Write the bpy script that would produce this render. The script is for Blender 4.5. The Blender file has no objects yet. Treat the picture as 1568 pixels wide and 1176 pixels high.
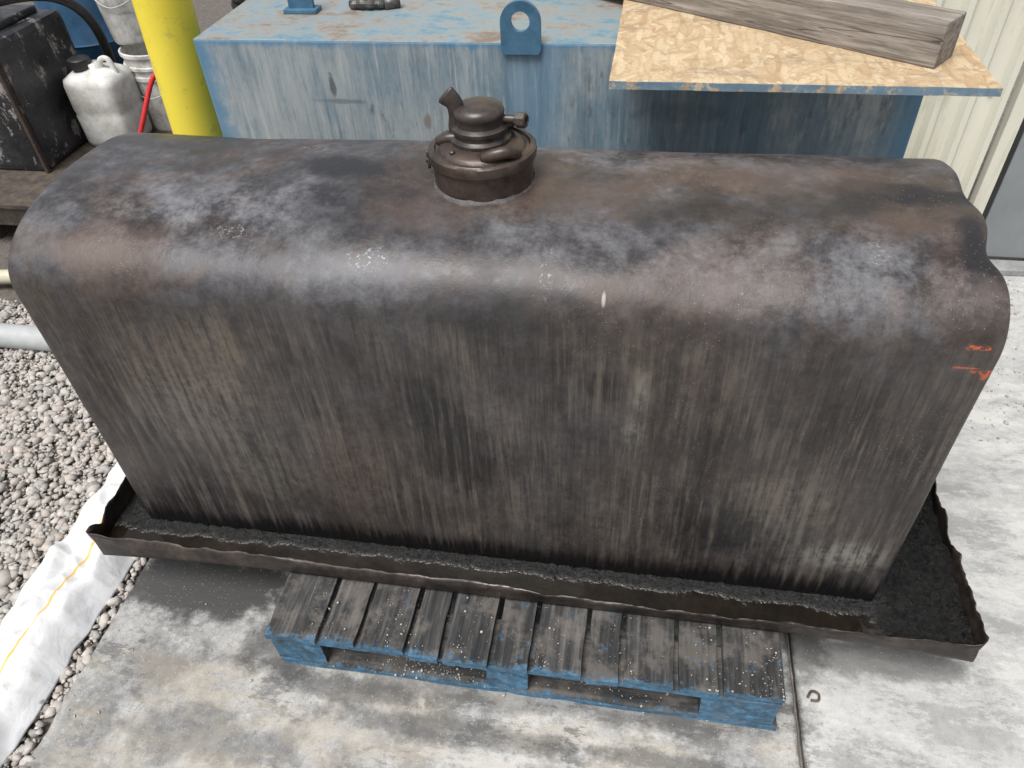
import bpy, bmesh, math, random
import numpy as np
from mathutils import Vector, Matrix, noise as mn
random.seed(7); rs=np.random.RandomState(5)
S=bpy.context.scene
# ------------------------------------------------------------ node helper
class N:
    def __init__(s,name,rough=.8,metal=0.,spec=.5):
        s.m=bpy.data.materials.new(name); s.m.use_nodes=True; s.t=s.m.node_tree
        s.b=s.t.nodes['Principled BSDF']; s.b.inputs['Roughness'].default_value=rough
        s.b.inputs['Metallic'].default_value=metal; s.b.inputs['Specular IOR Level'].default_value=spec
        s.tc=s.t.nodes.new('ShaderNodeTexCoord'); s.P=s.tc.outputs['Object']; s._b=None; s._w={}
    def put(s,i,v):
        if isinstance(v,bpy.types.NodeSocket): s.t.links.new(v,i)
        elif isinstance(v,(tuple,list)):
            n=len(i.default_value); v=list(v)+[1.]*(n-len(v)); i.default_value=v[:n]
        else: i.default_value=v
    def nd(s,ty): return s.t.nodes.new(ty)
    def ma(s,op,a,b=0.,c=False):
        n=s.nd('ShaderNodeMath'); n.operation=op; n.use_clamp=c; s.put(n.inputs[0],a); s.put(n.inputs[1],b); return n.outputs[0]
    def mul(s,a,b): return s.ma('MULTIPLY',a,b)
    def add(s,a,b): return s.ma('ADD',a,b)
    def mp(s,sc=(1,1,1),rot=(0,0,0),loc=(0,0,0),v=None):
        n=s.nd('ShaderNodeMapping'); s.put(n.inputs[0],v or s.P); n.inputs['Location'].default_value=loc
        n.inputs['Rotation'].default_value=rot; n.inputs['Scale'].default_value=sc; return n.outputs[0]
    def no(s,sc,det=4,ro=.55,v=None,dist=0.):
        n=s.nd('ShaderNodeTexNoise'); s.put(n.inputs['Vector'],v or s.P); n.inputs['Scale'].default_value=sc
        n.inputs['Detail'].default_value=det; n.inputs['Roughness'].default_value=ro; n.inputs['Distortion'].default_value=dist
        return n.outputs['Fac']
    def vo(s,sc,v=None,feat='F1',out='Distance',rnd=1.):
        n=s.nd('ShaderNodeTexVoronoi'); n.feature=feat; s.put(n.inputs['Vector'],v or s.P); n.inputs['Scale'].default_value=sc
        n.inputs['Randomness'].default_value=rnd; return n.outputs[out]
    def rg(s,x,a,b,c=0.,d=1.):
        n=s.nd('ShaderNodeMapRange'); n.interpolation_type='SMOOTHSTEP'; s.put(n.inputs[0],x)
        for k,v in zip((1,2,3,4),(a,b,c,d)): n.inputs[k].default_value=v
        return n.outputs[0]
    def mx(s,f,a,b,bl='MIX'):
        n=s.nd('ShaderNodeMixRGB'); n.blend_type=bl; s.put(n.inputs[0],f); s.put(n.inputs[1],a); s.put(n.inputs[2],b); return n.outputs[0]
    def ramp(s,f,st):
        n=s.nd('ShaderNodeValToRGB'); s.put(n.inputs[0],f); e=n.color_ramp.elements
        while len(e)<len(st): e.new(.5)
        for el,(p,c) in zip(e,st): el.position=p; el.color=(*c,1)
        return n.outputs[0]
    def xyz(s,v=None):
        n=s.nd('ShaderNodeSeparateXYZ'); s.put(n.inputs[0],v or s.P); return n.outputs
    def W(s,sc):
        if sc not in s._w: s._w[sc]=s.ma('SUBTRACT',s.no(sc,5,.7),.5)
        return s._w[sc]
    def blob(s,c,r,wob=.7,sc=9.,soft=(1.25,.55)):
        n=s.mp(sc=tuple(1/k for k in r),loc=tuple(-a/k for a,k in zip(c,r)))
        l=s.nd('ShaderNodeVectorMath'); l.operation='LENGTH'; s.put(l.inputs[0],n)
        return s.rg(s.add(l.outputs['Value'],s.mul(s.W(sc),wob*2.4)),soft[0],soft[1])
    def bump(s,h,st=.5,d=.01):
        n=s.nd('ShaderNodeBump'); n.inputs['Strength'].default_value=st; n.inputs['Distance'].default_value=d
        s.put(n.inputs['Height'],h)
        if s._b: s.put(n.inputs['Normal'],s._b)
        s._b=n.outputs[0]; s.put(s.b.inputs['Normal'],s._b)
    def col(s,c): s.put(s.b.inputs['Base Color'],c); return s
    def rough(s,c): s.put(s.b.inputs['Roughness'],c)
# ------------------------------------------------------------ mesh helpers
def obj(name,verts,faces,mat=None,smooth=False,parent=None):
    me=bpy.data.meshes.new(name); me.from_pydata([tuple(map(float,v)) for v in verts],[],faces); me.update()
    o=bpy.data.objects.new(name,me); S.collection.objects.link(o)
    if mat: me.materials.append(mat.m if isinstance(mat,N) else mat)
    if smooth:
        for p in me.polygons: p.use_smooth=True
    if parent: o.parent=parent
    return o
def empty(name,loc=(0,0,0)):
    o=bpy.data.objects.new(name,None); S.collection.objects.link(o); o.empty_display_size=.05; o.location=(0,0,0); return o
def box(name,x0,x1,y0,y1,z0,z1,mat,bev=.003,parent=None,jit=0.,cuts=0,seed=0):
    bm=bmesh.new(); bmesh.ops.create_cube(bm,size=1)
    for v in bm.verts: v.co=Vector((x0+(v.co.x+.5)*(x1-x0),y0+(v.co.y+.5)*(y1-y0),z0+(v.co.z+.5)*(z1-z0)))
    if cuts: 
        bmesh.ops.subdivide_edges(bm,edges=bm.edges[:],cuts=cuts,use_grid_fill=True)
    if jit:
        for v in bm.verts:
            n=mn.noise_vector(v.co*14+Vector((seed*3.1,0,0)))+.6*mn.noise_vector(v.co*55+Vector((seed*3.1,0,0))); v.co+=n*jit
    if bev and not cuts: bmesh.ops.bevel(bm,geom=bm.edges[:],offset=bev,segments=2,affect='EDGES',profile=.6)
    me=bpy.data.meshes.new(name); bm.to_mesh(me); bm.free(); o=bpy.data.objects.new(name,me); S.collection.objects.link(o)
    me.materials.append(mat.m)
    if parent: o.parent=parent
    return o
def lathe(name,prof,c,mat,seg=64,parent=None,axis=None,wob=0.):
    V=[];F=[];n=len(prof)
    for i in range(seg):
        a=2*math.pi*i/seg
        for r,z in prof:
            rr=r*(1+wob*mn.noise(Vector((math.cos(a)*2,math.sin(a)*2,z*30))))
            V.append(Vector((rr*math.cos(a),rr*math.sin(a),z)))
    for i in range(seg):
        j=(i+1)%seg
        for k in range(n-1): F.append((i*n+k,j*n+k,j*n+k+1,i*n+k+1))
    if axis is not None:
        q=Vector((0,0,1)).rotation_difference(Vector(axis).normalized()); V=[q@v for v in V]
    V=[v+Vector(c) for v in V]
    o=obj(name,V,F,mat,True,parent)
    md=o.modifiers.new('e','EDGE_SPLIT'); md.split_angle=math.radians(42)
    return o
def tube(name,pts,r,mat,parent=None,seg=12,res=8,rip=0.,rf=None,flat=1.):
    P=[Vector(p) for p in pts]; P=[P[0]*2-P[1]]+P+[P[-1]*2-P[-2]]; C=[]
    for i in range(1,len(P)-2):
        for k in range(res):
            t=k/res; a,b,c,d=P[i-1:i+3]
            C.append(.5*((2*b)+(c-a)*t+(2*a-5*b+4*c-d)*t*t+(3*b-a-3*c+d)*t**3))
    C.append(P[-2]); V=[];F=[]; up=Vector((0.13,.21,.97)) if flat==1. else Vector((0,1,0.05))
    for i,p in enumerate(C):
        tg=(C[min(i+1,len(C)-1)]-C[max(i-1,0)]).normalized(); s1=tg.cross(up).normalized(); s2=s1.cross(tg)
        rr=r*(1+rip*(i%2)); 
        if rf: rr=r*rf(i/(len(C)-1))
        for k in range(seg):
            a=2*math.pi*k/seg; V.append(p+s1*rr*math.cos(a)+s2*rr*flat*math.sin(a))
    for i in range(len(C)-1):
        for k in range(seg):
            F.append((i*seg+k,i*seg+(k+1)%seg,(i+1)*seg+(k+1)%seg,(i+1)*seg+k))
    F.append(tuple(range(seg))[::-1]); F.append(tuple(range((len(C)-1)*seg,len(C)*seg)))
    return obj(name,V,F,mat,rip==0,parent)
# ------------------------------------------------------------ MATERIALS
def tank_mat():
    m=N('tank_steel',.5,.15,.5); x,y,z=m.xyz()
    side=m.rg(m.add(z,m.mul(m.W(9.),.26)),.80,.66)
    big=m.no(2.6,6,.68,dist=.5); fine=m.no(45,5,.78); m1=m.no(7,7,.76)
    mid=m.add(m.mul(m1,.8),m.mul(fine,.2))
    grey=m.ramp(mid,[(.36,(.022,.021,.023)),(.46,(.048,.046,.050)),(.55,(.084,.082,.088)),(.66,(.155,.153,.163))])
    brn=m.ramp(mid,[(.36,(.022,.017,.015)),(.47,(.050,.038,.033)),(.56,(.083,.062,.053)),(.68,(.14,.113,.098))])
    c=m.mx(m.rg(big,.44,.56),grey,brn)
    fm=m.rg(m.add(m.mul(fine,.35),m.mul(m1,.65)),.42,.64)
    for ce,r,k in (((.43,.17,.83),(.22,.10,.2),.75),((.16,.14,.8),(.16,.08,.2),.3),((.72,.04,.8),(.10,.05,.2),.5),((1.5,.1,.8),(.25,.10,.2),.5),((1.1,.1,.8),(.16,.08,.2),.35),((1.2,.45,.85),(.3,.1,.2),.4),((.3,.45,.85),(.2,.05,.2),.4)):
        c=m.mx(m.mul(m.mul(m.blob(ce,r,1.0,9.,(1.5,.2)),k),fm),c,(.20,.20,.215))
    for ce,r,k in (((.61,.31,.85),(.13,.06,.1),.9),((1.67,.31,.85),(.15,.035,.12),.95),((1.76,.16,.84),(.04,.09,.12),.9),((1.59,.26,.85),(.04,.06,.1),.85),((1.35,.2,.85),(.2,.05,.1),.4),((.70,.18,.85),(.14,.1,.1),.5),((.25,.42,.85),(.12,.07,.1),.5),((1.0,.02,.75),(.22,.1,.06),.5),((1.35,.02,.74),(.15,.1,.03),.5)):
        c=m.mx(m.mul(m.blob(ce,r,1.,9.),k),c,(.018,.018,.021))
    for ce,r in (((.2,.06,.8),(.14,.05,.1)),((1.05,.25,.85),(.18,.08,.1)),((1.65,.2,.85),(.07,.04,.1)),((1.45,.36,.85),(.2,.08,.1)),((.8,.15,.85),(.1,.05,.1))):
        c=m.mx(m.mul(m.blob(ce,r,1.2,9.),.35),c,(.12,.082,.067))
    s1=m.no(62,5,.72,v=m.mp(sc=(1,1,.06))); s2=m.no(190,3,.7,v=m.mp(sc=(1,1,.035))); s3=m.no(8,7,.76,v=m.mp(sc=(1,1,.45),loc=(2,0,0)))
    mixv=m.add(m.add(m.mul(s1,.26),m.mul(s3,.54)),m.mul(fine,.2))
    sg=m.ramp(mixv,[(.38,(.013,.012,.0115)),(.46,(.032,.028,.026)),(.53,(.060,.051,.046)),(.61,(.115,.097,.083))])
    sd=m.mx(.3,sg,c)
    tan=m.mul(m.rg(s1,.45,.66),m.rg(m.no(3.6,6,.72,v=m.mp(loc=(1.3,0,4))),.44,.58))
    sd=m.mx(m.mul(tan,.5),sd,(.145,.123,.10))
    pm=m.rg(s3,.42,.58)
    sd=m.mx(m.mul(m.mul(m.rg(s2,.52,.68),pm),.5),sd,(.125,.108,.092))
    sd=m.mx(m.mul(m.rg(s2,.47,.32),.45),sd,(.013,.012,.011))
    sf=m.rg(m.add(m.mul(s1,.6),m.mul(fine,.4)),.40,.58)
    for ce,r,k,cc in (((.33,0,.60),(.17,.3,.10),.38,(.20,.155,.115)),((.28,0,.43),(.18,.3,.14),.5,(.18,.155,.13)),((.42,0,.25),(.1,.3,.1),.4,(.15,.14,.12)),((1.235,0,.60),(.016,.3,.05),.7,(.25,.23,.195)),((1.225,0,.50),(.018,.3,.05),.45,(.22,.205,.175)),
                      ((1.69,0,.16),(.09,.3,.05),.75,(.26,.245,.215)),((1.55,0,.3),(.09,.3,.13),.45,(.19,.165,.135)),((.62,0,.3),(.12,.3,.2),.3,(.12,.088,.07)),((1.0,0,.25),(.06,.3,.12),.3,(.12,.10,.085)),((1.35,0,.6),(.2,.3,.08),.25,(.11,.085,.07))):
        sd=m.mx(m.mul(m.mul(m.blob(ce,r,1.,9.,(1.5,.2)),k),sf),sd,cc)
    s1d=m.rg(s1,.66,.40)
    for ce,r,k in (((.86,0,.38),(.10,.3,.13),.85),((.80,0,.52),(.05,.3,.09),.7),((1.62,0,.5),(.09,.3,.12),.7),((1.42,0,.2),(.14,.3,.09),.65),((1.17,0,.60),(.06,.3,.04),.7),((.1,0,.4),(.08,.3,.2),.55),((1.36,0,.35),(.03,.3,.28),.7),((.22,0,.12),(.2,.3,.05),.6),((.55,0,.48),(.03,.3,.06),.6),((1.75,0,.4),(.05,.3,.2),.5)):
        sd=m.mx(m.mul(m.mul(m.blob(ce,r,1.,9.),k),s1d),sd,(.012,.011,.011))
    c=m.mx(side,c,sd)
    sp=m.mul(m.rg(m.vo(130),.15,.05),m.rg(big,.5,.62))
    c=m.mx(m.mul(sp,.6),c,(.38,.37,.35))
    hm=m.rg(m.no(110,3,.75),.56,.62)
    for ce,r in (((.724,.06,.81),(.040,.025,.03)),((1.054,.06,.8),(.013,.05,.035)),((.5,.42,.85),(.03,.012,.03)),((.45,.1,.82),(.04,.02,.03)),((1.60,.13,.83),(.02,.03,.03))):
        c=m.mx(m.mul(m.mul(m.blob(ce,r,1.1,9.),hm),.5),c,(.40,.39,.37))
    c=m.mx(m.mul(m.blob((1.156,.03,.785),(.004,.05,.012),.5,9.),.65),c,(.45,.44,.42))
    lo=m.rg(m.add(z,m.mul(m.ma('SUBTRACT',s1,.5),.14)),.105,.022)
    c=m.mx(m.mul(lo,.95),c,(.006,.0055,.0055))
    om=m.rg(fine,.40,.52)
    for ce,r,k in (((1.760,0,.747),(.020,.05,.0032),.85),((1.782,0,.698),(.018,.05,.0034),.85),((1.755,0,.705),(.020,.05,.0018),.6),((1.79,0,.690),(.006,.05,.009),.7)):
        c=m.mx(m.mul(m.mul(m.blob(ce,r,1.5,62.,(1.5,.6)),k),om),c,(.62,.12,.04))
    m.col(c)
    r=m.rg(mid,.36,.64,.33,.60)
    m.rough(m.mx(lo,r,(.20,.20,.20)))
    m.bump(m.no(9,3,.7),.4,.004); m.bump(m.no(60,4,.8),.45,.0016)
    return m
def gen(name,a,b,sc=8,rough=.7,bump=.3,bd=.003,metal=0.,det=5,spec=.5):
    m=N(name,rough,metal,spec); n=m.no(sc,det,.7); m.col(m.ramp(n,[(.32,a),(.68,b)])); m.bump(m.no(sc*5,3,.6),bump,bd); return m
def pan_mat():
    m=N('pan_steel',.42,.3); c=m.ramp(m.no(9,6,.75),[(.34,(.012,.010,.009)),(.5,(.036,.028,.024)),(.66,(.085,.066,.055))])
    m.col(c); m.rough(m.rg(m.no(5,3),.35,.65,.25,.55)); m.bump(m.no(12,3),.5,.006); m.bump(m.no(120,2),.2,.001); return m
def oil_mat():
    m=N('oil',.05,0,.4); x,y,z=m.xyz(); sl=m.rg(m.add(x,m.mul(m.W(12.),.1)),1.76,1.84)
    cr=m.rg(m.add(y,m.mul(m.W(12.),.06)),-.040,-.022)
    pl=m.ramp(m.no(6,5,.7),[(.4,(.006,.0045,.003)),(.6,(.015,.011,.007))])
    pl=m.mx(cr,pl,m.ramp(m.no(150,3,.75),[(.4,(.003,.003,.003)),(.64,(.03,.029,.028))]))
    m.col(m.mx(sl,pl,m.ramp(m.no(70,4,.75),[(.35,(.002,.002,.002)),(.7,(.026,.025,.024))])))
    rr=m.mx(cr,m.rg(m.W(12.),.0,.2,.04,.25),(.36,.36,.36)); m.rough(m.mx(sl,rr,m.rg(m.no(25,3),.4,.6,.10,.35))); m.bump(m.mul(m.no(60,5,.75),m.ma('MAXIMUM',sl,m.mul(cr,.6))),1.,.018); return m
def blue_mat():
    m=N('faded_blue_paint',.6); x,y,z=m.xyz()
    s1=m.no(20,7,.78,v=m.mp(sc=(1,1,.11))); s2=m.no(80,4,.72,v=m.mp(sc=(1,1,.05))); b=m.no(3.2,6,.75,v=m.mp(sc=(1,1,.6),loc=(1,0,.4)))
    c=m.ramp(b,[(.38,(.15,.225,.275)),(.5,(.225,.28,.31)),(.6,(.31,.345,.355))])
    c=m.mx(m.mul(m.rg(s1,.46,.58),.6),c,(.36,.39,.395)); c=m.mx(m.mul(m.rg(s2,.53,.64),.5),c,(.46,.475,.465))
    c=m.mx(m.mul(m.rg(s1,.47,.36),.7),c,(.12,.165,.195)); c=m.mx(m.mul(m.rg(s2,.46,.36),.45),c,(.12,.145,.16))
    bl=m.mul(m.rg(x,.75,1.5),m.rg(b,.58,.44)); c=m.mx(m.mul(bl,.5),c,(.11,.18,.235))
    gr=m.mul(m.rg(m.no(26,7,.8,v=m.mp(sc=(1,1,.22),loc=(7,0,1))),.55,.62),m.rg(m.W(3.),-.04,.1)); c=m.mx(m.mul(gr,.6),c,(.065,.072,.075))
    w=m.W(20.)
    e=m.rg(m.add(z,m.mul(w,.08)),.868,.892); e2=m.rg(m.add(x,m.mul(w,.1)),1.80,1.875); e3=m.rg(m.add(x,m.mul(w,.12)),.03,-.03); e4=m.mul(m.rg(x,.80,.86),m.rg(x,1.02,.93))
    ee=m.ma('MAXIMUM',m.ma('MAXIMUM',e,e2),m.ma('MAXIMUM',e3,m.mul(e4,.6))); c=m.mx(m.mul(ee,.78),c,(.065,.20,.33))
    g=m.nd('ShaderNodeNewGeometry'); nz=m.xyz(g.outputs['Normal'])[2]; top=m.rg(nz,.6,.9)
    td=m.ramp(m.no(6,8,.78,v=m.mp(sc=(1,1.6,1))),[(.38,(.095,.19,.25)),(.47,(.20,.25,.27)),(.54,(.245,.235,.21)),(.62,(.18,.13,.095))])
    c=m.mx(m.mul(top,.94),c,td)
    for ce,r,k,cc in (((.6,.95,.68),(.012,.1,.022),.6,(.16,.11,.07)),((.34,.95,.77),(.009,.1,.035),.75,(.05,.055,.06)),((.36,.95,.73),(.07,.1,.008),.5,(.07,.08,.08)),((1.3,.95,.72),(.12,.1,.03),.4,(.08,.10,.11))):
        c=m.mx(m.mul(m.blob(ce,r,1.,20.),k),c,cc)
    m.col(c); m.rough(m.rg(s1,.3,.7,.45,.75)); m.bump(m.no(6,2),.15,.005); m.bump(m.no(90,3),.2,.001); return m
def conc_mat():
    m=N('concrete',.85); x,y,z=m.xyz()
    c=m.ramp(m.no(4,7,.78),[(.37,(.21,.21,.205)),(.5,(.325,.323,.312)),(.63,(.44,.437,.42))])
    f=m.no(42,6,.8); c=m.mx(m.mul(m.rg(f,.5,.64),.6),c,(.15,.147,.14)); c=m.mx(m.mul(m.rg(f,.46,.37),.4),c,(.54,.535,.515))
    rt=m.rg(x,1.635,1.645); c=m.mx(m.mul(rt,.5),c,(.50,.498,.482))
    tn=m.mul(m.rg(m.no(7,6,.78,v=m.mp(sc=(.6,1.6,1),rot=(0,0,.1))),.43,.56),m.rg(x,1.66,1.6)); tn=m.mul(tn,m.rg(y,-.2,-.32)); c=m.mx(m.mul(tn,.5),c,(.40,.35,.28))
    dn=m.no(9,8,.8,v=m.mp(sc=(.5,1.3,1),rot=(0,0,.15),loc=(1,3,0))); dk=m.mul(m.rg(dn,.505,.57),m.rg(m.W(2.3),-.10,.06)); dk=m.mul(dk,m.rg(x,1.7,1.62,.45,1.)); c=m.mx(m.mul(dk,.8),c,(.11,.107,.103))
    br=m.mul(m.rg(dn,.47,.42),m.rg(x,.5,1.)); c=m.mx(m.mul(br,.5),c,(.56,.545,.515))
    for ce,r,k in (((.16,-.09,-.15),(.30,.10,1),1.),((.05,-.12,-.15),(.14,.05,1),.7),((.42,-.22,-.15),(.10,.10,1),.7),((.62,-.30,-.15),(.2,.035,1),.6),((1.0,-.26,-.15),(.7,.05,1),.5),((.9,-.36,-.15),(.35,.03,1),.5),((1.35,-.36,-.15),(.25,.025,1),.6),((.3,-.45,-.15),(.3,.06,1),.4),((.12,-.3,-.15),(.1,.06,1),.35),((1.67,.0,-.15),(.05,.22,1),.7),((1.85,-.06,-.15),(.2,.05,1),.6)):
        c=m.mx(m.mul(m.blob(ce,r,1.1,8.),k),c,(.058,.057,.055))
    j=m.rg(m.ma('ABSOLUTE',m.add(m.ma('SUBTRACT',x,1.64),m.mul(m.W(22.),.035))),.018,.0); c=m.mx(m.mul(j,.85),c,(.05,.045,.04))
    sp=m.rg(m.vo(170),.2,.08); c=m.mx(m.mul(sp,.45),c,(.1,.095,.09)); sp=m.rg(m.vo(120,v=m.mp(loc=(3,3,0))),.16,.05); c=m.mx(m.mul(sp,.6),c,(.62,.60,.57))
    m.col(c); wet=m.blob((.16,-.09,-.15),(.3,.10,1),1.1,8.); m.rough(m.mx(wet,(.88,.88,.88),(.4,.4,.4)))
    m.bump(m.no(60,5,.8),.55,.003); return m
def stone_mat():
    m=N('stone',.85); g=m.nd('ShaderNodeNewGeometry'); r=g.outputs['Random Per Island']
    c=m.ramp(r,[(0,(.22,.205,.195)),(.2,(.37,.34,.31)),(.4,(.46,.425,.385)),(.55,(.31,.30,.295)),(.7,(.50,.47,.43)),(.85,(.40,.32,.275)),(1,(.60,.57,.53))])
    c=m.mx(.3,c,m.ramp(m.no(120,2),[(.3,(.20,.185,.17)),(.7,(.56,.53,.48))])); m.col(c); return m
def dirt_mat():
    m=N('dirt',.95); c=m.ramp(m.no(30,6,.75),[(.3,(.13,.115,.095)),(.55,(.26,.23,.20)),(.75,(.38,.345,.30))])
    x,y,z=m.xyz(); far=m.rg(y,.75,1.0); c=m.mx(m.mul(far,m.rg(x,2,1,)),c,m.mx(.6,c,(.05,.04,.035))); m.col(c); m.bump(m.no(80,4,.7),.8,.01); return m
def wood_mat(name,cols,ax='x',sc=1.,blue=False):
    m=N(name,.85); st={'x':(.05,1,1),'y':(1,.05,1)}[ax]
    v=m.mp(sc=st); g=m.no(70*sc,6,.75,v=v,dist=.3); g2=m.no(18*sc,5,.7,v=m.mp(sc=tuple(max(k,.14) for k in st)))
    c=m.ramp(g,[(.34,cols[0]),(.5,cols[1]),(.66,cols[2])]); c=m.mx(m.mul(m.rg(g2,.5,.38),.7),c,cols[0])
    if not blue:
        kn=m.rg(m.vo(5),.1,.04); c=m.mx(m.mul(kn,.6),c,tuple(k*.4 for k in cols[0]))
        cr=m.rg(m.ma('ABSOLUTE',m.ma('SUBTRACT',m.no(26,3,.6,v=m.mp(sc=(.035,1,1),loc=(4,0,0))),.5)),.012,.0); c=m.mx(m.mul(cr,.85),c,(.04,.033,.028))
    else:
        x,y,z=m.xyz(); gg=m.nd('ShaderNodeNewGeometry'); ny=m.xyz(gg.outputs['Normal'])[1]
        oi=m.nd('ShaderNodeObjectInfo'); rnd=oi.outputs['Random']; c=m.mx(m.mul(rnd,.45),c,tuple(k*.5 for k in cols[0])); w=m.W(26.)
        c=m.mx(m.mul(m.rg(m.W(9.),-.02,.12),.45),c,(.17,.15,.13))
        front=m.rg(ny,-.4,-.85)
        f=m.mul(front,m.rg(w,-.10,.0)); f=m.ma('MAXIMUM',f,m.mul(m.rg(m.add(y,m.mul(w,.12)),-.248,-.272),.85)); f=m.ma('MAXIMUM',f,m.mul(m.mul(m.rg(w,.08,.16),rnd),.4))
        bc=m.ramp(m.rg(m.W(62.),-.15,.15),[(0.,(.035,.12,.21)),(1.,(.085,.225,.36))]); bc=m.mx(m.mul(m.rg(g,.50,.62),.4),bc,(.11,.135,.15)); c=m.mx(m.mul(f,.92),c,bc)
        c=m.mx(m.mul(m.mul(front,m.rg(m.W(9.),.02,-.14)),.45),c,(.04,.04,.04))
    m.col(c); m.bump(g,.7,.004); return m
def osb_mat():
    m=N('osb',.75)
    for i,(a,sx,sy) in enumerate(((.15,10,58),(1.0,12,62),(-.75,11,54),(1.6,13,60))):
        v=m.mp(rot=(0,0,a),loc=(i*1.3,i*.7,0)); v=m.mp(v=v,sc=(sx,sy,4))
        n=m.nd('ShaderNodeTexVoronoi'); m.put(n.inputs['Vector'],v); n.inputs['Scale'].default_value=1.; rr=m.xyz(n.outputs['Color'])
        cc=m.ramp(rr[0],[(0,(.40,.275,.15)),(.25,(.46,.345,.21)),(.6,(.51,.395,.25)),(1,(.57,.46,.31))])
        cc=m.mx(m.rg(n.outputs['Distance'],.4,.8,0,.4),cc,(.27,.17,.09))
        c=cc if i==0 else m.mx(m.rg(rr[1],.49,.53),c,cc)
    c=m.mx(m.mul(m.rg(m.no(150,4,.78),.47,.6),.4),c,(.30,.20,.115))
    c=m.mx(m.mul(m.rg(m.no(9,8,.8,v=m.mp(sc=(.5,1.2,1))),.52,.6),.55),c,(.22,.165,.115)); c=m.mx(m.rg(m.vo(26,v=m.mp(loc=(2,0,0))),.07,.03),c,(.05,.035,.03))
    x,y,z=m.xyz(); e=m.mul(m.rg(y,.6575,.6555),m.rg(m.W(26.),-.1,0.)); c=m.mx(m.mul(e,.8),c,(.07,.19,.29))
    m.col(c); m.bump(m.no(60,4),.3,.003); return m
def fabric_mat():
    m=N('woven_fabric',.75); x,y,z=m.xyz()
    w=m.nd('ShaderNodeTexWave'); w.bands_direction='Y'; m.put(w.inputs['Vector'],m.P); w.inputs['Scale'].default_value=110; w.inputs['Distortion'].default_value=.4
    c=m.ramp(m.no(7,5,.6),[(.3,(.62,.63,.64)),(.7,(.78,.78,.78))]); c=m.mx(m.mul(m.rg(m.no(16,7,.75),.54,.66),.35),c,(.46,.41,.34)); c=m.mx(.1,c,w.outputs['Color'],'MULTIPLY')
    l=m.rg(m.ma('ABSOLUTE',m.add(m.ma('SUBTRACT',x,-.185),m.mul(m.W(4.),.04))),.0036,.0022); c=m.mx(m.mul(l,.9),c,(.78,.45,.05))
    m.col(c); m.bump(w.outputs['Fac'],.2,.002); m.bump(m.no(14,3,.5,dist=.6),.4,.014); return m
def plastic(name,c1,c2,sc=6,rough=.4):
    m=N(name,rough); c=m.ramp(m.no(sc,7,.72),[(.35,c1),(.6,c2)]); m.col(c); m.bump(m.no(30,3),.15,.003); return m
TANK=tank_mat(); PAN=pan_mat(); OIL=oil_mat(); BLUE=blue_mat(); CONC=conc_mat(); STONE=stone_mat(); DIRT=dirt_mat()
PAL=wood_mat('pallet_wood',[(.012,.012,.013),(.046,.045,.044),(.13,.123,.113)],'y',1,True)
PALX=wood_mat('pallet_wood_x',[(.02,.02,.02),(.06,.058,.056),(.13,.12,.11)],'x',1,True)
BEAM=wood_mat('weathered_timber',[(.13,.11,.092),(.25,.22,.19),(.39,.355,.32)],'x')
OSB=osb_mat(); FAB=fabric_mat()
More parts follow.
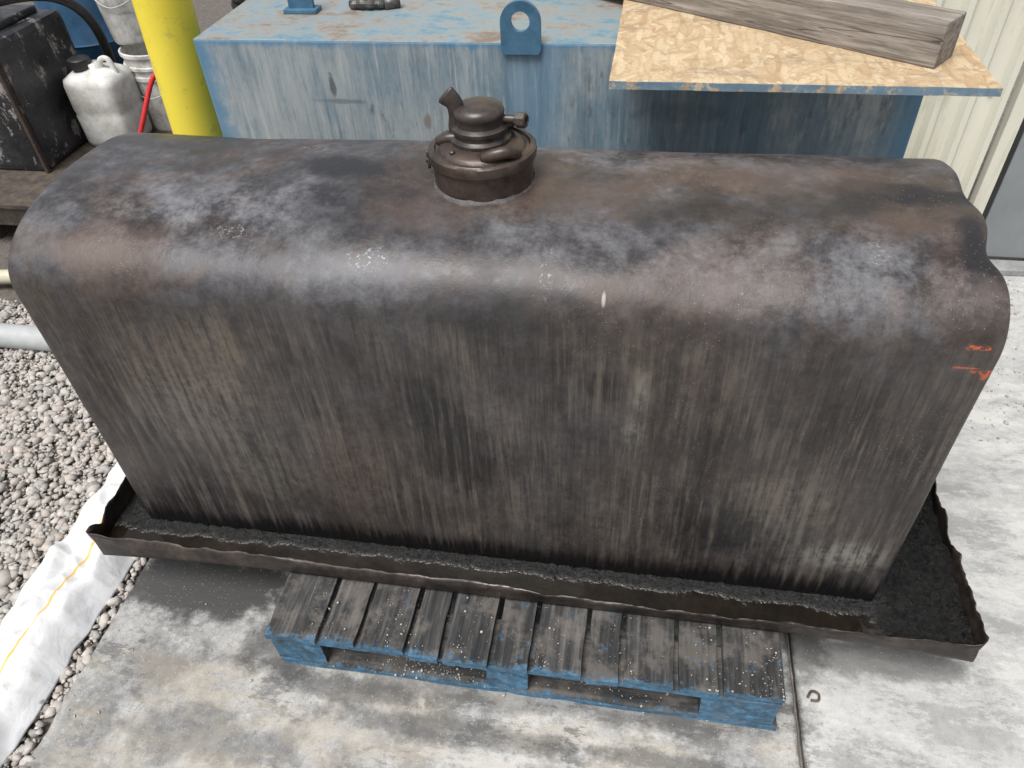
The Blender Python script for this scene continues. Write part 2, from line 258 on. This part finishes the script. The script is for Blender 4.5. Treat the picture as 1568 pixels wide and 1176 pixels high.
# ------------------------------------------------------------ TANK
L,D,Hf,h,pn=1.8,.5853,.7203,.1353,2.47
def tank():
    pr=[]
    for k in range(25): pr.append((0,Hf*k/25))
    for k in range(97):
        t=math.pi*k/96; c=math.cos(t); s=math.sin(t)
        pr.append((D/2-D/2*math.copysign(abs(c)**(2/pn),c),Hf+h*abs(s)**(2/pn)))
    for k in range(1,26): pr.append((D,Hf*(1-k/25)))
    xs=[(0,.014),(.0012,.009),(.004,.0045),(.009,.0012),(.016,0)]
    st=xs+[(v,0) for v in np.linspace(.035,L-.035,98)]+[(L-a,b) for a,b in xs[::-1]]
    V=[];F=[];n=len(pr)
    for x,ins in st:
        for y,z in pr:
            cy,cz=D/2,.42; dx=Vector((y-cy,z-cz)); q=dx-dx.normalized()*ins if z>0 else Vector((dx.x-math.copysign(ins,dx.x),dx.y))
            p=Vector((x,cy+q.x,cz+q.y)); nn=Vector((0,q.x,q.y)).normalized()
            p+=nn*(.006*mn.noise(p*3)+.0018*mn.noise(p*11))
            P0=Vector((x,y,z))
            p+=Vector((-.016,0,-.014))*math.exp(-((P0-Vector((1.81,.15,.835))).length/.05)**2)
            p+=Vector((-.006,0,-.009))*math.exp(-((P0-Vector((1.81,.33,.86))).length/.06)**2)
            p+=Vector((-.004,0,-.010))*math.exp(-((P0-Vector((1.70,.26,.86))).length/.05)**2)
            p+=nn*-.006*math.exp(-((P0-Vector((1.3,.12,.83))).length/.12)**2)
            p+=nn*-.005*math.exp(-((P0-Vector((.5,.1,.83))).length/.10)**2)
            V.append(p)
    for i in range(len(st)-1):
        for k in range(n-1): F.append((i*n+k,(i+1)*n+k,(i+1)*n+k+1,i*n+k+1))
    F.append(tuple(range(n))); F.append(tuple(range((len(st)-1)*n,len(st)*n))[::-1])
    root=empty('steel_storage_tank')
    o=obj('shell',V,F,TANK,True,root); md=o.modifiers.new('e','EDGE_SPLIT'); md.split_angle=math.radians(50)
    MH=gen('fitting_steel',(.026,.020,.017),(.098,.070,.056),16,.38,.35,.002,.3)
    MH2=gen('fitting_dark',(.026,.023,.022),(.088,.070,.062),24,.36,.3,.001,.3)
    c=Vector((.901,.2926,.853))
    WL=gen('weld_bead',(.04,.037,.035),(.12,.112,.108),60,.5,.6,.003)
    lathe('weld_bead',[(.104,-.01),(.1035,.001),(.101,.005),(.0975,.007),(.096,.009)],c,WL,96,root,wob=.06)
    lathe('filler_neck',[(.0965,.0),(.0960,.056),(.1,.057)],c,MH,96,root)
    lathe('clamp_ring',[(.0985,.050),(.1025,.053),(.1035,.062),(.1025,.071),(.098,.075),(.091,.075),(.089,.071),(.083,.071),(.080,.075),(.076,.078),(.068,.081),(.062,.0815),(.0,.082)],c,MH,96,root,wob=.012)
    c2=c+Vector((-.004,.010,0))
    lathe('vent_cap',[(.058,.080),(.058,.088),(.054,.0905),(.051,.093),(.0505,.100),(.0535,.102),(.054,.109),(.0495,.112),(.046,.114),(.0455,.126),(.0475,.129),(.048,.136),(.0455,.142),(.037,.1475),(.022,.151),(.0,.1522)],c2,MH2,64,root)
    tube('latch_lever',[c+Vector(p) for p in ((-.038,.0,.085),(-.046,.0,.105),(-.044,.0,.128),(-.047,.0,.152),(-.064,.0,.170))],.0165,MH2,root,16,8,rf=lambda t:1.15-.3*math.sin(t*math.pi)+.15*t if t<.97 else .9,flat=.42)
    tube('latch_arm',[c+Vector(p) for p in ((-.045,-.004,.088),(-.066,-.004,.086),(-.084,.0,.078))],.010,MH2,root,12,5)
    tube('vent_pipe',[c2+Vector(p) for p in ((.03,.0,.119),(.052,.004,.119),(.072,.002,.119))],.0085,MH2,root,14,5)
    lathe('pipe_nut',[(0,.0),(.0105,.0),(.0105,.004),(.0145,.005),(.0145,.020),(.012,.022),(.008,.022),(.006,.012),(0,.012)],c2+Vector((.068,.002,.119)),MH2,8,root,axis=(1,-.25,.05))
    tube('hinge_arm',[c+Vector(p) for p in ((.042,.028,.10),(.058,.045,.104),(.05,.068,.095),(.04,.08,.078))],.008,MH2,root,12,5)
    tube('swing_bar',[c+Vector(p) for p in ((.015,-.066,.078),(.038,-.069,.088),(.062,-.062,.090),(.074,-.045,.078))],.0115,MH,root,14,6)
    p=c+Vector((-.098,.012,.03)); tube('latch_bolt',[p,p+Vector((-.010,0,.003)),p+Vector((-.019,.0,.004))],.006,MH2,root,8,3); tube('latch_pin',[p+Vector((-.013,-.004,-.012)),p+Vector((-.013,-.002,.004)),p+Vector((-.015,0,.022))],.0035,MH2,root,8,3)
    for a in (115,230,290):
        r=math.radians(a); lathe('rivet',[(.006,0),(.006,.004),(.004,.006),(0,.006)],c+Vector((math.cos(r)*.070,math.sin(r)*.070,.0795)),MH2,10,root)
tank()
# ------------------------------------------------------------ DRIP PAN
def pan():
    root=empty('drip_pan'); x0,x1,y0,y1=-.082,1.992,-.102,.69
    def zf(x,y):
        a=max(0,(.42-x)/.5); b=max(0,(x-1.59)/.4); return -.004-.026*a*a-.026*b*b
    nx,ny=110,40; V=[];F=[]
    for i in range(nx+1):
        for j in range(ny+1):
            x=x0+(x1-x0)*i/nx; y=y0+(y1-y0)*j/ny
            V.append((x,y,zf(x,y)+.001*mn.noise(Vector((x*8,y*8,0)))))
    for i in range(nx):
        for j in range(ny): a=i*(ny+1)+j; F.append((a,a+ny+1,a+ny+2,a+1))
    obj('floor',V,F,PAN,True,root)
    per=[]
    def seg(a,b,n): 
        for k in range(n): t=k/n; per.append((a[0]+(b[0]-a[0])*t,a[1]+(b[1]-a[1])*t))
    seg((x0,y0),(x1,y0),620); seg((x1,y0),(x1,y1),240); seg((x1,y1),(x0,y1),200); seg((x0,y1),(x0,y0),240)
    V=[];F=[];rows=8
    for x,y in per:
        ox=(-1 if x==x0 else 1 if x==x1 else 0); oy=(-1 if y==y0 else 1 if y==y1 else 0)
        lp=Vector((x*4,y*5,3)); top=.054-.028*max(0,min(1,(x-.0)/2.0))
        top+=.008*mn.noise(lp)+.0045*mn.noise(lp*3.7)+.0025*mn.noise(lp*14)-.016*max(0,mn.noise(lp*2.3+Vector((9,0,0)))-.15)
        if x==x1: top+=.028+.022*mn.noise(lp*3.5)+.008*mn.noise(lp*11)-.018*max(0,1-abs((y-.12)/.05))
        if x==x0: top+=.008*mn.noise(lp*5)+.012-.02*max(0,1-abs((y+.055)/.03))
        cor=min(math.hypot(x-cx,y-cy) for cx in (x0,x1) for cy in (y0,)); top+=.012*math.exp(-(cor/.03)**2)
        for r in range(rows):
            t=r/(rows-1); z=zf(x,y)*(1-t)+top*t; w=.014*mn.noise(Vector((x*4,y*4,t)))*t+.004*mn.noise(Vector((x*14,y*14,t*2)))*t+.0015*mn.noise(Vector((x*60,y*60,t*3)))*t
            cu=-.006*math.exp(-((1-t)/.15)**2)*(1+mn.noise(lp*6))
            V.append((x+ox*(.004*t+w+cu),y+oy*(.004*t+w+cu),z))
    n=len(per)
    for i in range(n):
        j=(i+1)%n
        for r in range(rows-1): F.append((i*rows+r,j*rows+r,j*rows+r+1,i*rows+r+1))
    o=obj('lip',V,F,PAN,True,root); md=o.modifiers.new('s','SOLIDIFY'); md.thickness=.0024
    nx=620; V=[];F=[]
    ysl=list(np.linspace(y0+.003,.03,85))+list(np.linspace(.05,y1-.003,50)); ny=len(ysl)-1
    for i in range(nx+1):
        for j in range(ny+1):
            x=x0+.003+(x1-x0-.006)*i/nx; y=ysl[j]; z=.004
            k=max(0,min(1,(x-1.76)/.08))
            if k>0: z+=k*(.006+.018*mn.fractal(Vector((x*17,y*17,0)),.75,2.1,5))
            d=abs(y) if y<.0 and 0<x<1.8 else 9
            if d<.07: 
                nn=mn.noise(Vector((x*38,y*50,2)))+.7*mn.noise(Vector((x*120,y*120,4)))
                wd=.012+.024*max(0,mn.noise(Vector((x*7,0,7)))+.1)
                z+=.0062*math.exp(-(d/wd)**2)*(.45+1.3*nn)
            V.append((x,y,z))
    for i in range(nx):
        for j in range(ny): a=i*(ny+1)+j; F.append((a,a+ny+1,a+ny+2,a+1))
    obj('waste_oil',V,F,OIL,True,root)
pan()
# ------------------------------------------------------------ PALLET
def pallet():
    root=empty('wooden_pallet'); X0,X1=.43,1.585; Y0,Y1=-.262,.74
    ws=[.122,.078,.104,.066,.100,.076,.104,.066,.104,.080,.124]; tot=sum(ws); gap=(X1-X0-tot)/(len(ws)-1); x=X0
    for i,w in enumerate(ws):
        dy=random.uniform(-.007,.010); dz=random.uniform(-.003,.0)
        box('deck_board_%d'%(i+1),x,x+w,Y0+dy,Y1,-.028+dz,-.0095+dz,PAL,parent=root,cuts=30,jit=.0030,seed=i)
        x+=w+gap
    for k,y in enumerate((Y0+.006,.2,.62)): box('stringer_%d'%(k+1),X0+.003,X1-.003,y,y+.115,-.047,-.031,PALX,.002,root)
    for k,y in enumerate((Y0+.008,.2,.62)):
        for q,(a,b) in enumerate(((X0+.004,X0+.125),(.945,1.04),(1.42,X1-.006))): box('block_%d_%d'%(k+1,q+1),a,b,y,y+.1,-.13,-.0475,PALX,0,root,jit=.003,cuts=8,seed=q)
        box('bottom_board_%d'%(k+1),X0+.012,X1+.004,y-.004,y+.095,-.1495,-.1305,PALX,0,root,jit=.003,cuts=24,seed=k)
pallet()
# ------------------------------------------------------------ GROUND
def sheet(name,x0,x1,y0,y1,z,mat): return obj(name,[(x0,y0,z),(x1,y0,z),(x1,y1,z),(x0,y1,z)],[(0,1,2,3)],mat)
sheet('ground',-60,60,-60,60,-.172,DIRT)
def slab(name,x0,x1,y0,y1,jl,jr):
    ys=np.linspace(y0,y1,300); V=[];F=[]
    for y in ys:
        a=x0+jl*(mn.noise(Vector((0,y*9,1)))+.6*mn.noise(Vector((0,y*40,1)))); b=x1+jr*(mn.noise(Vector((5,y*12,1)))+.8*mn.noise(Vector((5,y*50,1))))
        V+=[(a,y,-.24),(a,y,-.153),(a+.003,y,-.15),(b-.003,y,-.15),(b,y,-.153),(b,y,-.24)]
    for i in range(len(ys)-1):
        for k in range(5): F.append((i*6+k,i*6+k+1,(i+1)*6+k+1,(i+1)*6+k))
    F.append(tuple(range(6)));return obj(name,V,F,CONC)
slab('concrete_slab',-.045,1.637,-3,1.66,.008,.006)
slab('concrete_slab',1.645,9,-3,1.66,.003,0)
def ico(sub):
    bm=bmesh.new(); bmesh.ops.create_icosphere(bm,subdivisions=sub,radius=1); v=np.array([p.co[:] for p in bm.verts]); f=np.array([[q.index for q in p.verts] for p in bm.faces]); bm.free(); return v,f
def stones(name,pts,sizes,sub=1,mat=STONE,flat=.7):
    v,f=ico(sub); n=len(pts); nv=len(v)
    A=rs.normal(size=(n,3,3)); Q,_=np.linalg.qr(A)
    sc=rs.uniform(.5,1.3,(n,3)); defo=1+rs.uniform(-.34,.34,(n,nv,1))
    W=(v[None]*defo*sc[:,None])@Q; W[:,:,2]*=flat; W=W*np.array(sizes)[:,None,None]+np.array(pts)[:,None]
    Fa=(f[None]+(np.arange(n)*nv)[:,None,None]).reshape(-1,3)
    me=bpy.data.meshes.new(name); me.vertices.add(n*nv); me.vertices.foreach_set('co',W.reshape(-1).astype(np.float32))
    me.loops.add(len(Fa)*3); me.loops.foreach_set('vertex_index',Fa.reshape(-1).astype(np.int32)); me.polygons.add(len(Fa))
    me.polygons.foreach_set('loop_start',np.arange(0,len(Fa)*3,3,dtype=np.int32)); me.update(calc_edges=True); me.validate()
    o=bpy.data.objects.new(name,me); S.collection.objects.link(o); me.materials.append(mat.m); return o
n=36000; px=rs.uniform(-1.6,-.03,n); py=rs.uniform(-.75,1.05,n); sz=np.clip(rs.lognormal(-5.02,.48,n),.003,.022)
pz=-.168+sz*.5+rs.uniform(0,.009,n); keep=(px<-.052+.01*np.sin(py*30))
stones('gravel',np.stack([px,py,pz],1)[keep],sz[keep])
n=1900; px=rs.uniform(-.03,2.4,n); py=rs.uniform(-.7,.3,n); sz=np.clip(rs.lognormal(-6.4,.45,n),.001,.005)
m_=rs.rand(n)<(.12+.6*np.exp(-((py+.27)/.03)**2)*((px>.4)&(px<1.65))+.9*np.exp(-((px+.02)/.04)**2)+.7*np.exp(-((px-1.64)/.02)**2))
P1=np.stack([px,py,-.149+sz*.4],1)[m_]; s1=sz[m_]
n=420; cx=rs.choice([.55,.73,.9,1.08,1.25,1.42,1.55,1.57],n); qx=np.clip(cx+rs.normal(0,.03,n),.45,1.58); qy=np.clip(-.262+np.abs(rs.normal(.05,.07,n)),-.255,-.11); qs=np.clip(rs.lognormal(-6.9,.5,n),.0007,.0035)
n2=900; ex=rs.uniform(2.1,3.2,n2); ey=rs.uniform(.7,1.62,n2); es=np.clip(rs.lognormal(-5.8,.4,n2),.001,.007)
n3=620; gx=np.where(rs.rand(n3)<.6,rs.normal(.80,.07,n3),rs.uniform(.57,1.4,n3)); gy=rs.normal(-.20,.03,n3); gs=np.clip(rs.lognormal(-6.4,.4,n3),.001,.004)
stones('loose_grit',np.concatenate([P1,np.stack([qx,qy,-.0085+qs*.3],1),np.stack([ex,ey,-.149+es*.4],1),np.stack([gx,np.clip(gy,-.262,-.12),-.1285+gs*.4],1)]),np.concatenate([s1,qs,es,gs]))
# ------------------------------------------------------------ FABRIC SLEEVE
def fabric():
    V=[];F=[];ny,nx=420,80
    for i in range(ny+1):
        y=-1.3+1.64*i/ny; c=-.205+.022*mn.noise(Vector((0,y*3,0))); w=.120+.030*mn.noise(Vector((4,y*4,0)))+.008*mn.noise(Vector((4,y*18,0)))
        for j in range(nx+1):
            u=-1+2*j/nx; x=c+w*u; hgt=.065*(1-abs(u)**2.4)
            q=Vector((x*11+2.5*mn.noise(Vector((x*6,y*4,9))),y*6,1))
            hgt+=(.034*mn.noise(q)+.018*(.5-abs(mn.noise(Vector((x*14+y*9,y*9-x*7,3)))))+.0018*mn.noise(Vector((x*48-y*20,y*26,8)))-.006)*(1-abs(u)**6)
            V.append((x,y,-.155+max(hgt,0)+.006))
    for i in range(ny):
        for j in range(nx): a=i*(nx+1)+j; F.append((a,a+1,a+nx+2,a+nx+1))
    o=obj('fabric_erosion_sleeve',V,F,FAB,True); md=o.modifiers.new('s','SOLIDIFY'); md.thickness=.004
fabric()
# ------------------------------------------------------------ BLUE TANK
def bluetank():
    root=empty('blue_steel_tank'); box('body',-.04,1.876,.95,1.60,-.13,.893,BLUE,.006,root)
    box('skid',.1,1.75,1.0,1.55,-.15,-.128,BLUE,.002,root)
    B2=gen('blue_paint',(.035,.10,.17),(.075,.18,.27),20,.5,.3,.002)
    def lug(name,cx,y,z0,w,hh,hole,th):
        V=[];F=[];nn=48; cz=z0+hh-w/2
        for s in (-th/2,th/2):
            for k in range(nn):
                a=2*math.pi*k/nn-math.pi/2; ca,sa=math.cos(a),math.sin(a)
                if sa<0:
                    q=max(abs(ca),abs(sa)*(w/2)/(cz-z0)); ox,oz=ca/q*w/2,sa/q*w/2
                    if oz<z0-cz: oz=z0-cz
                else: ox,oz=ca*w/2,sa*w/2
                V.append((cx+ox,y+s,cz+oz)); V.append((cx+hole*ca,y+s,cz+.003+hole*sa))
        m2=nn*2
        for k in range(nn):
            j=(k+1)%nn; F.append((k*2,j*2,j*2+1,k*2+1)); F.append((m2+k*2,m2+k*2+1,m2+j*2+1,m2+j*2)); F.append((k*2,m2+k*2,m2+j*2,j*2)); F.append((k*2+1,j*2+1,m2+j*2+1,m2+k*2+1))
        return obj(name,V,F,B2,False,root)
    lug('lifting_lug',.874,.944,.868,.103,.128,.024,.014)
    lug('lifting_lug_rear',.19,1.19,.893,.075,.13,.02,.014)
    box('lug_base',.14,.24,1.165,1.215,.8935,.905,B2,.002,root)
    ST=gen('cast_fitting',(.03,.03,.03),(.16,.15,.14),40,.45,.5,.002,.6); r2=empty('hose_fitting')
    tube('barb',[(.33,1.22,.905),(.38,1.21,.91),(.43,1.22,.907)],.013,ST,r2,10,4,rip=.25); tube('body',[(.37,1.235,.905),(.40,1.235,.93),(.41,1.24,.96)],.016,ST,r2,8,3,rip=.2); tube('tee',[(.43,1.22,.907),(.47,1.24,.905)],.02,ST,r2,6,2)
bluetank()
box('osb_board',1.117,1.921,.654,1.34,.8955,.9125,OSB,0,cuts=40,jit=.0012)
def beam():
    a=Vector((1.81,.754,0)); b=Vector((1.216,1.178,0)); d=(b-a).normalized(); nrm=Vector((-d.y,d.x,0)); nrm=nrm if nrm.y>0 else -nrm
    Ln=1.3; o=box('timber_beam',-Ln/2,Ln/2,-.05,.05,-.047,.047,BEAM,.004)
    c=a+d*Ln/2+nrm*.05; o.matrix_world=Matrix.Translation((c.x,c.y,.96))@Matrix.Rotation(math.atan2(-d.y,-d.x),4,'Z')
beam()
# ------------------------------------------------------------ BOLLARD, WALL, LEFT-HAND CLUTTER
YEL=N('yellow_paint',.45); YEL.col(YEL.mx(YEL.mul(YEL.rg(YEL.no(14,7,.78),.57,.63),.35),YEL.ramp(YEL.no(3,3),[(.3,(.78,.62,.045)),(.7,(.84,.69,.07))]),(.4,.33,.12))); YEL.bump(YEL.no(9,3),.2,.006)
lathe('yellow_bollard',[(.084,0),(.084,.4),(.0845,.7),(.085,1.15),(.083,1.22),(.06,1.27),(.0,1.29)],(-.335,1.234,-.17),YEL,48,axis=(.055,0,1),wob=.01)
def wall():
    root=empty('corrugated_metal_wall'); m=N('cream_metal',.5,0,.4); c=m.ramp(m.no(4,6,.6,v=m.mp(sc=(1,1,.3))),[(.3,(.62,.59,.47)),(.7,(.74,.71,.60))])
    x,y,z=m.xyz(); c=m.mx(m.mul(m.rg(m.add(z,m.mul(m.no(9,6),.3)),.35,.0),.7),c,(.35,.31,.25)); c=m.mx(m.mul(m.rg(m.no(30,7,.75,v=m.mp(sc=(1,1,.1))),.52,.64),.4),c,(.4,.36,.28)); m.col(c)
    prof=[]; x=.4
    while x<2.40: prof+=[(x,1.70),(x+.05,1.70),(x+.066,1.675),(x+.084,1.675)]; x+=.1
    prof=[(a,b) for a,b in prof if a<=2.42]; V=[];F=[]
    for a,b in prof: V+=[(a,b,-.13),(a,b,3.2)]
    for i in range(len(prof)-1): F.append((2*i,2*i+2,2*i+3,2*i+1))
    obj('panels',V,F,m,False,root)
    box('corner_trim',2.405,2.45,1.66,1.705,-.13,3.2,m,.003,root)
    G=gen('grey_door_paint',(.20,.215,.22),(.26,.275,.28),3,.45,.1); K=gen('dark_gap',(.012,.012,.012),(.03,.03,.03),10,.6)
    box('door_gasket',2.452,2.475,1.675,1.70,-.12,3.2,K,.002,root); box('door_leaf',2.477,4.2,1.68,1.73,-.12,3.2,G,.004,root)
    A=gen('grey_metal',(.2,.2,.2),(.34,.34,.33),20,.5); box('door_threshold',2.40,4.2,1.60,1.672,-.149,-.125,A,.003,root)
    for zz in (.5,.9,1.3): lathe('screw',[(.011,0),(.011,.003),(.006,.007),(0,.008)],(2.335,1.6995,zz),A,12,root,axis=(0,-1,0))
    obj('side_wall',[(4.2,1.72,-.15),(9,1.72,-.15),(9,1.72,3.2),(4.2,1.72,3.2)],[(0,1,2,3)],m,False,root)
wall()
PIPE=gen('galv_pipe',(.34,.355,.355),(.47,.485,.475),9,.5,.2)
tube('grey_pipe',[(-2.6,.80,-.118),(-1.2,.795,-.115),(-.2,.785,-.115)],.045,PIPE,None,20,8)
CR=gen('cream_pipe_paint',(.42,.385,.27),(.58,.54,.41),9,.5)
tube('cream_pipe',[(-1.62,1.12,-.12),(-1.30,1.16,-.12),(-1.10,1.22,-.12)],.03,CR,None,16,6)
def clutter():
    SH=gen('dark_platform',(.03,.024,.02),(.11,.085,.065),18,.7,.5,.004)
    r=empty('steel_platform'); box('deck',-3,-.62,1.43,2.6,.03,.05,SH,.003,r); box('edge_beam',-3,-.62,1.445,1.49,-.06,.029,SH,.003,r)
    for x in (-2.6,-1.7,-.75): box('leg',x,x+.06,1.5,1.56,-.17,.029,SH,.003,r)
    BK=N('black_coating',.4); q=BK.ramp(BK.no(5,7,.72),[(.38,(.010,.010,.012)),(.55,(.03,.031,.035)),(.7,(.08,.055,.042))]); q=BK.mx(BK.mul(BK.rg(BK.no(9,8,.8,v=BK.mp(sc=(1,1,.6))),.545,.60),.85),q,(.33,.31,.29)); BK.col(q); BK.bump(BK.no(14,4,.7),.5,.012)
    r=empty('black_metal_tank'); box('body',-2.4,-1.43,1.72,2.22,.051,.60,BK,.03,r); RU=gen('rusty_edge',(.03,.02,.016),(.075,.048,.036),30,.7)
    box('corner_angle',-1.44,-1.424,1.712,1.73,.052,.585,RU,.002,r); box('lid',-2.3,-1.5,1.78,2.16,.598,.63,BK,.01,r)
    tube('lid_handle',[(-1.62,1.9,.62),(-1.62,1.9,.68),(-1.62,2.05,.68),(-1.62,2.05,.62)],.012,BK,r,10,5)
    HO=gen('black_rubber',(.012,.012,.012),(.05,.05,.05),20,.4)
    tube('rubber_hose',[(-1.62,1.75,.66),(-1.5,1.95,.70),(-1.38,2.15,.66),(-1.36,2.3,.5),(-1.45,2.42,.2),(-1.6,2.45,.08)],.022,HO,None,12,8)
    W=plastic('white_hdpe',(.46,.45,.41),(.70,.69,.66),13); K=gen('jug_cap',(.012,.012,.013),(.03,.03,.03),20,.4)
    r=empty('plastic_jug'); cx,cy=-1.275,2.08; V=[];F=[];prof=[(.10,.051),(.118,.058),(.125,.08),(.128,.2),(.124,.215),(.128,.23),(.128,.335),(.122,.36),(.100,.378),(.06,.388),(.038,.392),(.038,.41),(.0,.41)]; sg=48
    for k in range(sg):
        a=2*math.pi*k/sg; ca,sa=math.cos(a),math.sin(a); q=(abs(ca)**5+abs(sa)**5)**(-1/5)
        for rr,zz in prof: 
            f=q if zz<.37 else 1+(q-1)*max(0,(.39-zz)/.02); V.append((cx+rr*ca*f,cy+rr*sa*f*.9,zz))
    m_=len(prof)
    for k in range(sg):
        for j in range(m_-1): F.append((k*m_+j,((k+1)%sg)*m_+j,((k+1)%sg)*m_+j+1,k*m_+j+1))
    obj('body',V,F,W,True,r); lathe('cap',[(.046,.395),(.048,.4),(.048,.432),(.042,.437),(0,.437)],(cx-.045,cy-.02,0),K,24,r)
    tube('handle',[(cx+.035,cy,.375),(cx+.045,cy,.42),(cx+.085,cy,.425),(cx+.105,cy,.36)],.012,W,r,12,6)
    def bucket(name,c,ax,mat):
        r=empty(name); lathe('pail',[(0,0),(.122,0),(.128,.01),(.138,.24),(.146,.245),(.146,.262),(.139,.264),(.141,.29),(.149,.293),(.149,.305),(.14,.308),(.14,.345),(.15,.348),(.15,.362),(.142,.365),(.138,.36),(.13,.1),(0,.09)],c,mat,48,r,axis=ax,wob=.01)
        c=Vector(c); tube('bail',[c+Vector(p) for p in ((-.15,-.02,.3),(-.12,-.1,.22),(0,-.155,.17),(.12,-.1,.22),(.15,-.02,.3))],.003,PIPE,r,8,6); return r
    WB=plastic('bucket_white',(.36,.34,.30),(.70,.69,.66),18); bucket('plastic_bucket',(-1.10,2.30,.05),(0,0,1),WB); bucket('plastic_bucket',(-1.17,2.36,.43),(-.08,.03,1),WB)
    bucket('plastic_bucket',(-1.165,2.355,.56),(-.1,.03,1),WB)
    BB=plastic('blue_plastic',(.02,.06,.12),(.04,.11,.21)); lathe('blue_drum',[(0,0),(.2,0),(.21,.02),(.21,.3),(.216,.31),(.21,.32),(.21,.6),(.2,.63),(.02,.64),(0,.64)],(-1.62,2.62,.05),BB,48)
    RD=gen('red_paint',(.5,.02,.02),(.65,.04,.04),20,.35)
    tube('red_handle',[(-1.06,1.86,.10),(-1.0,1.9,.22),(-.94,1.96,.36),(-.9,2.0,.42)],.011,RD,None,12,5)
    tube('corrugated_hose',[(-.95,2.1,.05),(-.86,2.0,.2),(-.84,2.08,.38),(-.92,2.2,.3),(-.98,2.25,.08)],.02,HO,None,14,14,rip=.22)
    tube('corrugated_hose',[(-.4,2.1,-.15),(-.36,1.95,.5),(-.26,1.85,.86),(-.1,1.9,1.0),(.05,2.1,.95)],.035,HO,None,14,18,rip=.18)
    tube('corrugated_hose',[(-.5,2.2,-.15),(-.46,2.05,.45),(-.38,1.95,.80),(-.2,2.0,1.02),(-.05,2.2,.98)],.035,HO,None,14,18,rip=.18)
    IR=gen('iron',(.05,.04,.035),(.16,.13,.11),40,.5,.3,.001,.5)
    tube('wire_hook',[(1.665,-.175,-.142),(1.675,-.160,-.14),(1.69,-.163,-.142),(1.688,-.178,-.143),(1.672,-.180,-.143)],.0028,IR,None,8,6)
clutter()
# ------------------------------------------------------------ CAMERA / LIGHT
cam=bpy.data.cameras.new('camera'); co=bpy.data.objects.new('camera',cam); S.collection.objects.link(co); S.camera=co
cam.sensor_width=36; cam.lens=36*1151.6/1568; cam.clip_start=.02; cam.clip_end=500
co.matrix_world=Matrix.Translation((1.20253,-1.03076,1.55432))@Matrix.Rotation(.20175,4,'Z')@Matrix.Rotation(.82779,4,'X')@Matrix.Rotation(-.05816,4,'Z')
w=bpy.data.worlds.new('World'); S.world=w; w.use_nodes=True; t=w.node_tree; bg=t.nodes['Background']
sky=t.nodes.new('ShaderNodeTexSky'); sky.sky_type='NISHITA'; sky.sun_disc=False; EL,AZ=math.radians(66),math.radians(-150)
sky.sun_elevation=EL; sky.sun_rotation=AZ; sky.air_density=1.; sky.dust_density=3.; sky.ozone_density=1.
hs=t.nodes.new('ShaderNodeHueSaturation'); hs.inputs['Saturation'].default_value=.30; t.links.new(sky.outputs[0],hs.inputs['Color']); t.links.new(hs.outputs[0],bg.inputs[0]); bg.inputs[1].default_value=.15
sl=bpy.data.lights.new('sun','SUN'); sl.energy=3.5; sl.angle=math.radians(32); sl.color=(1,.98,.955); so=bpy.data.objects.new('sun',sl); S.collection.objects.link(so)
dv=Vector((math.sin(AZ)*math.cos(EL),math.cos(AZ)*math.cos(EL),math.sin(EL))); so.rotation_euler=dv.to_track_quat('Z','Y').to_euler()
S.view_settings.view_transform='Standard'; S.view_settings.look='None'; S.view_settings.exposure=0
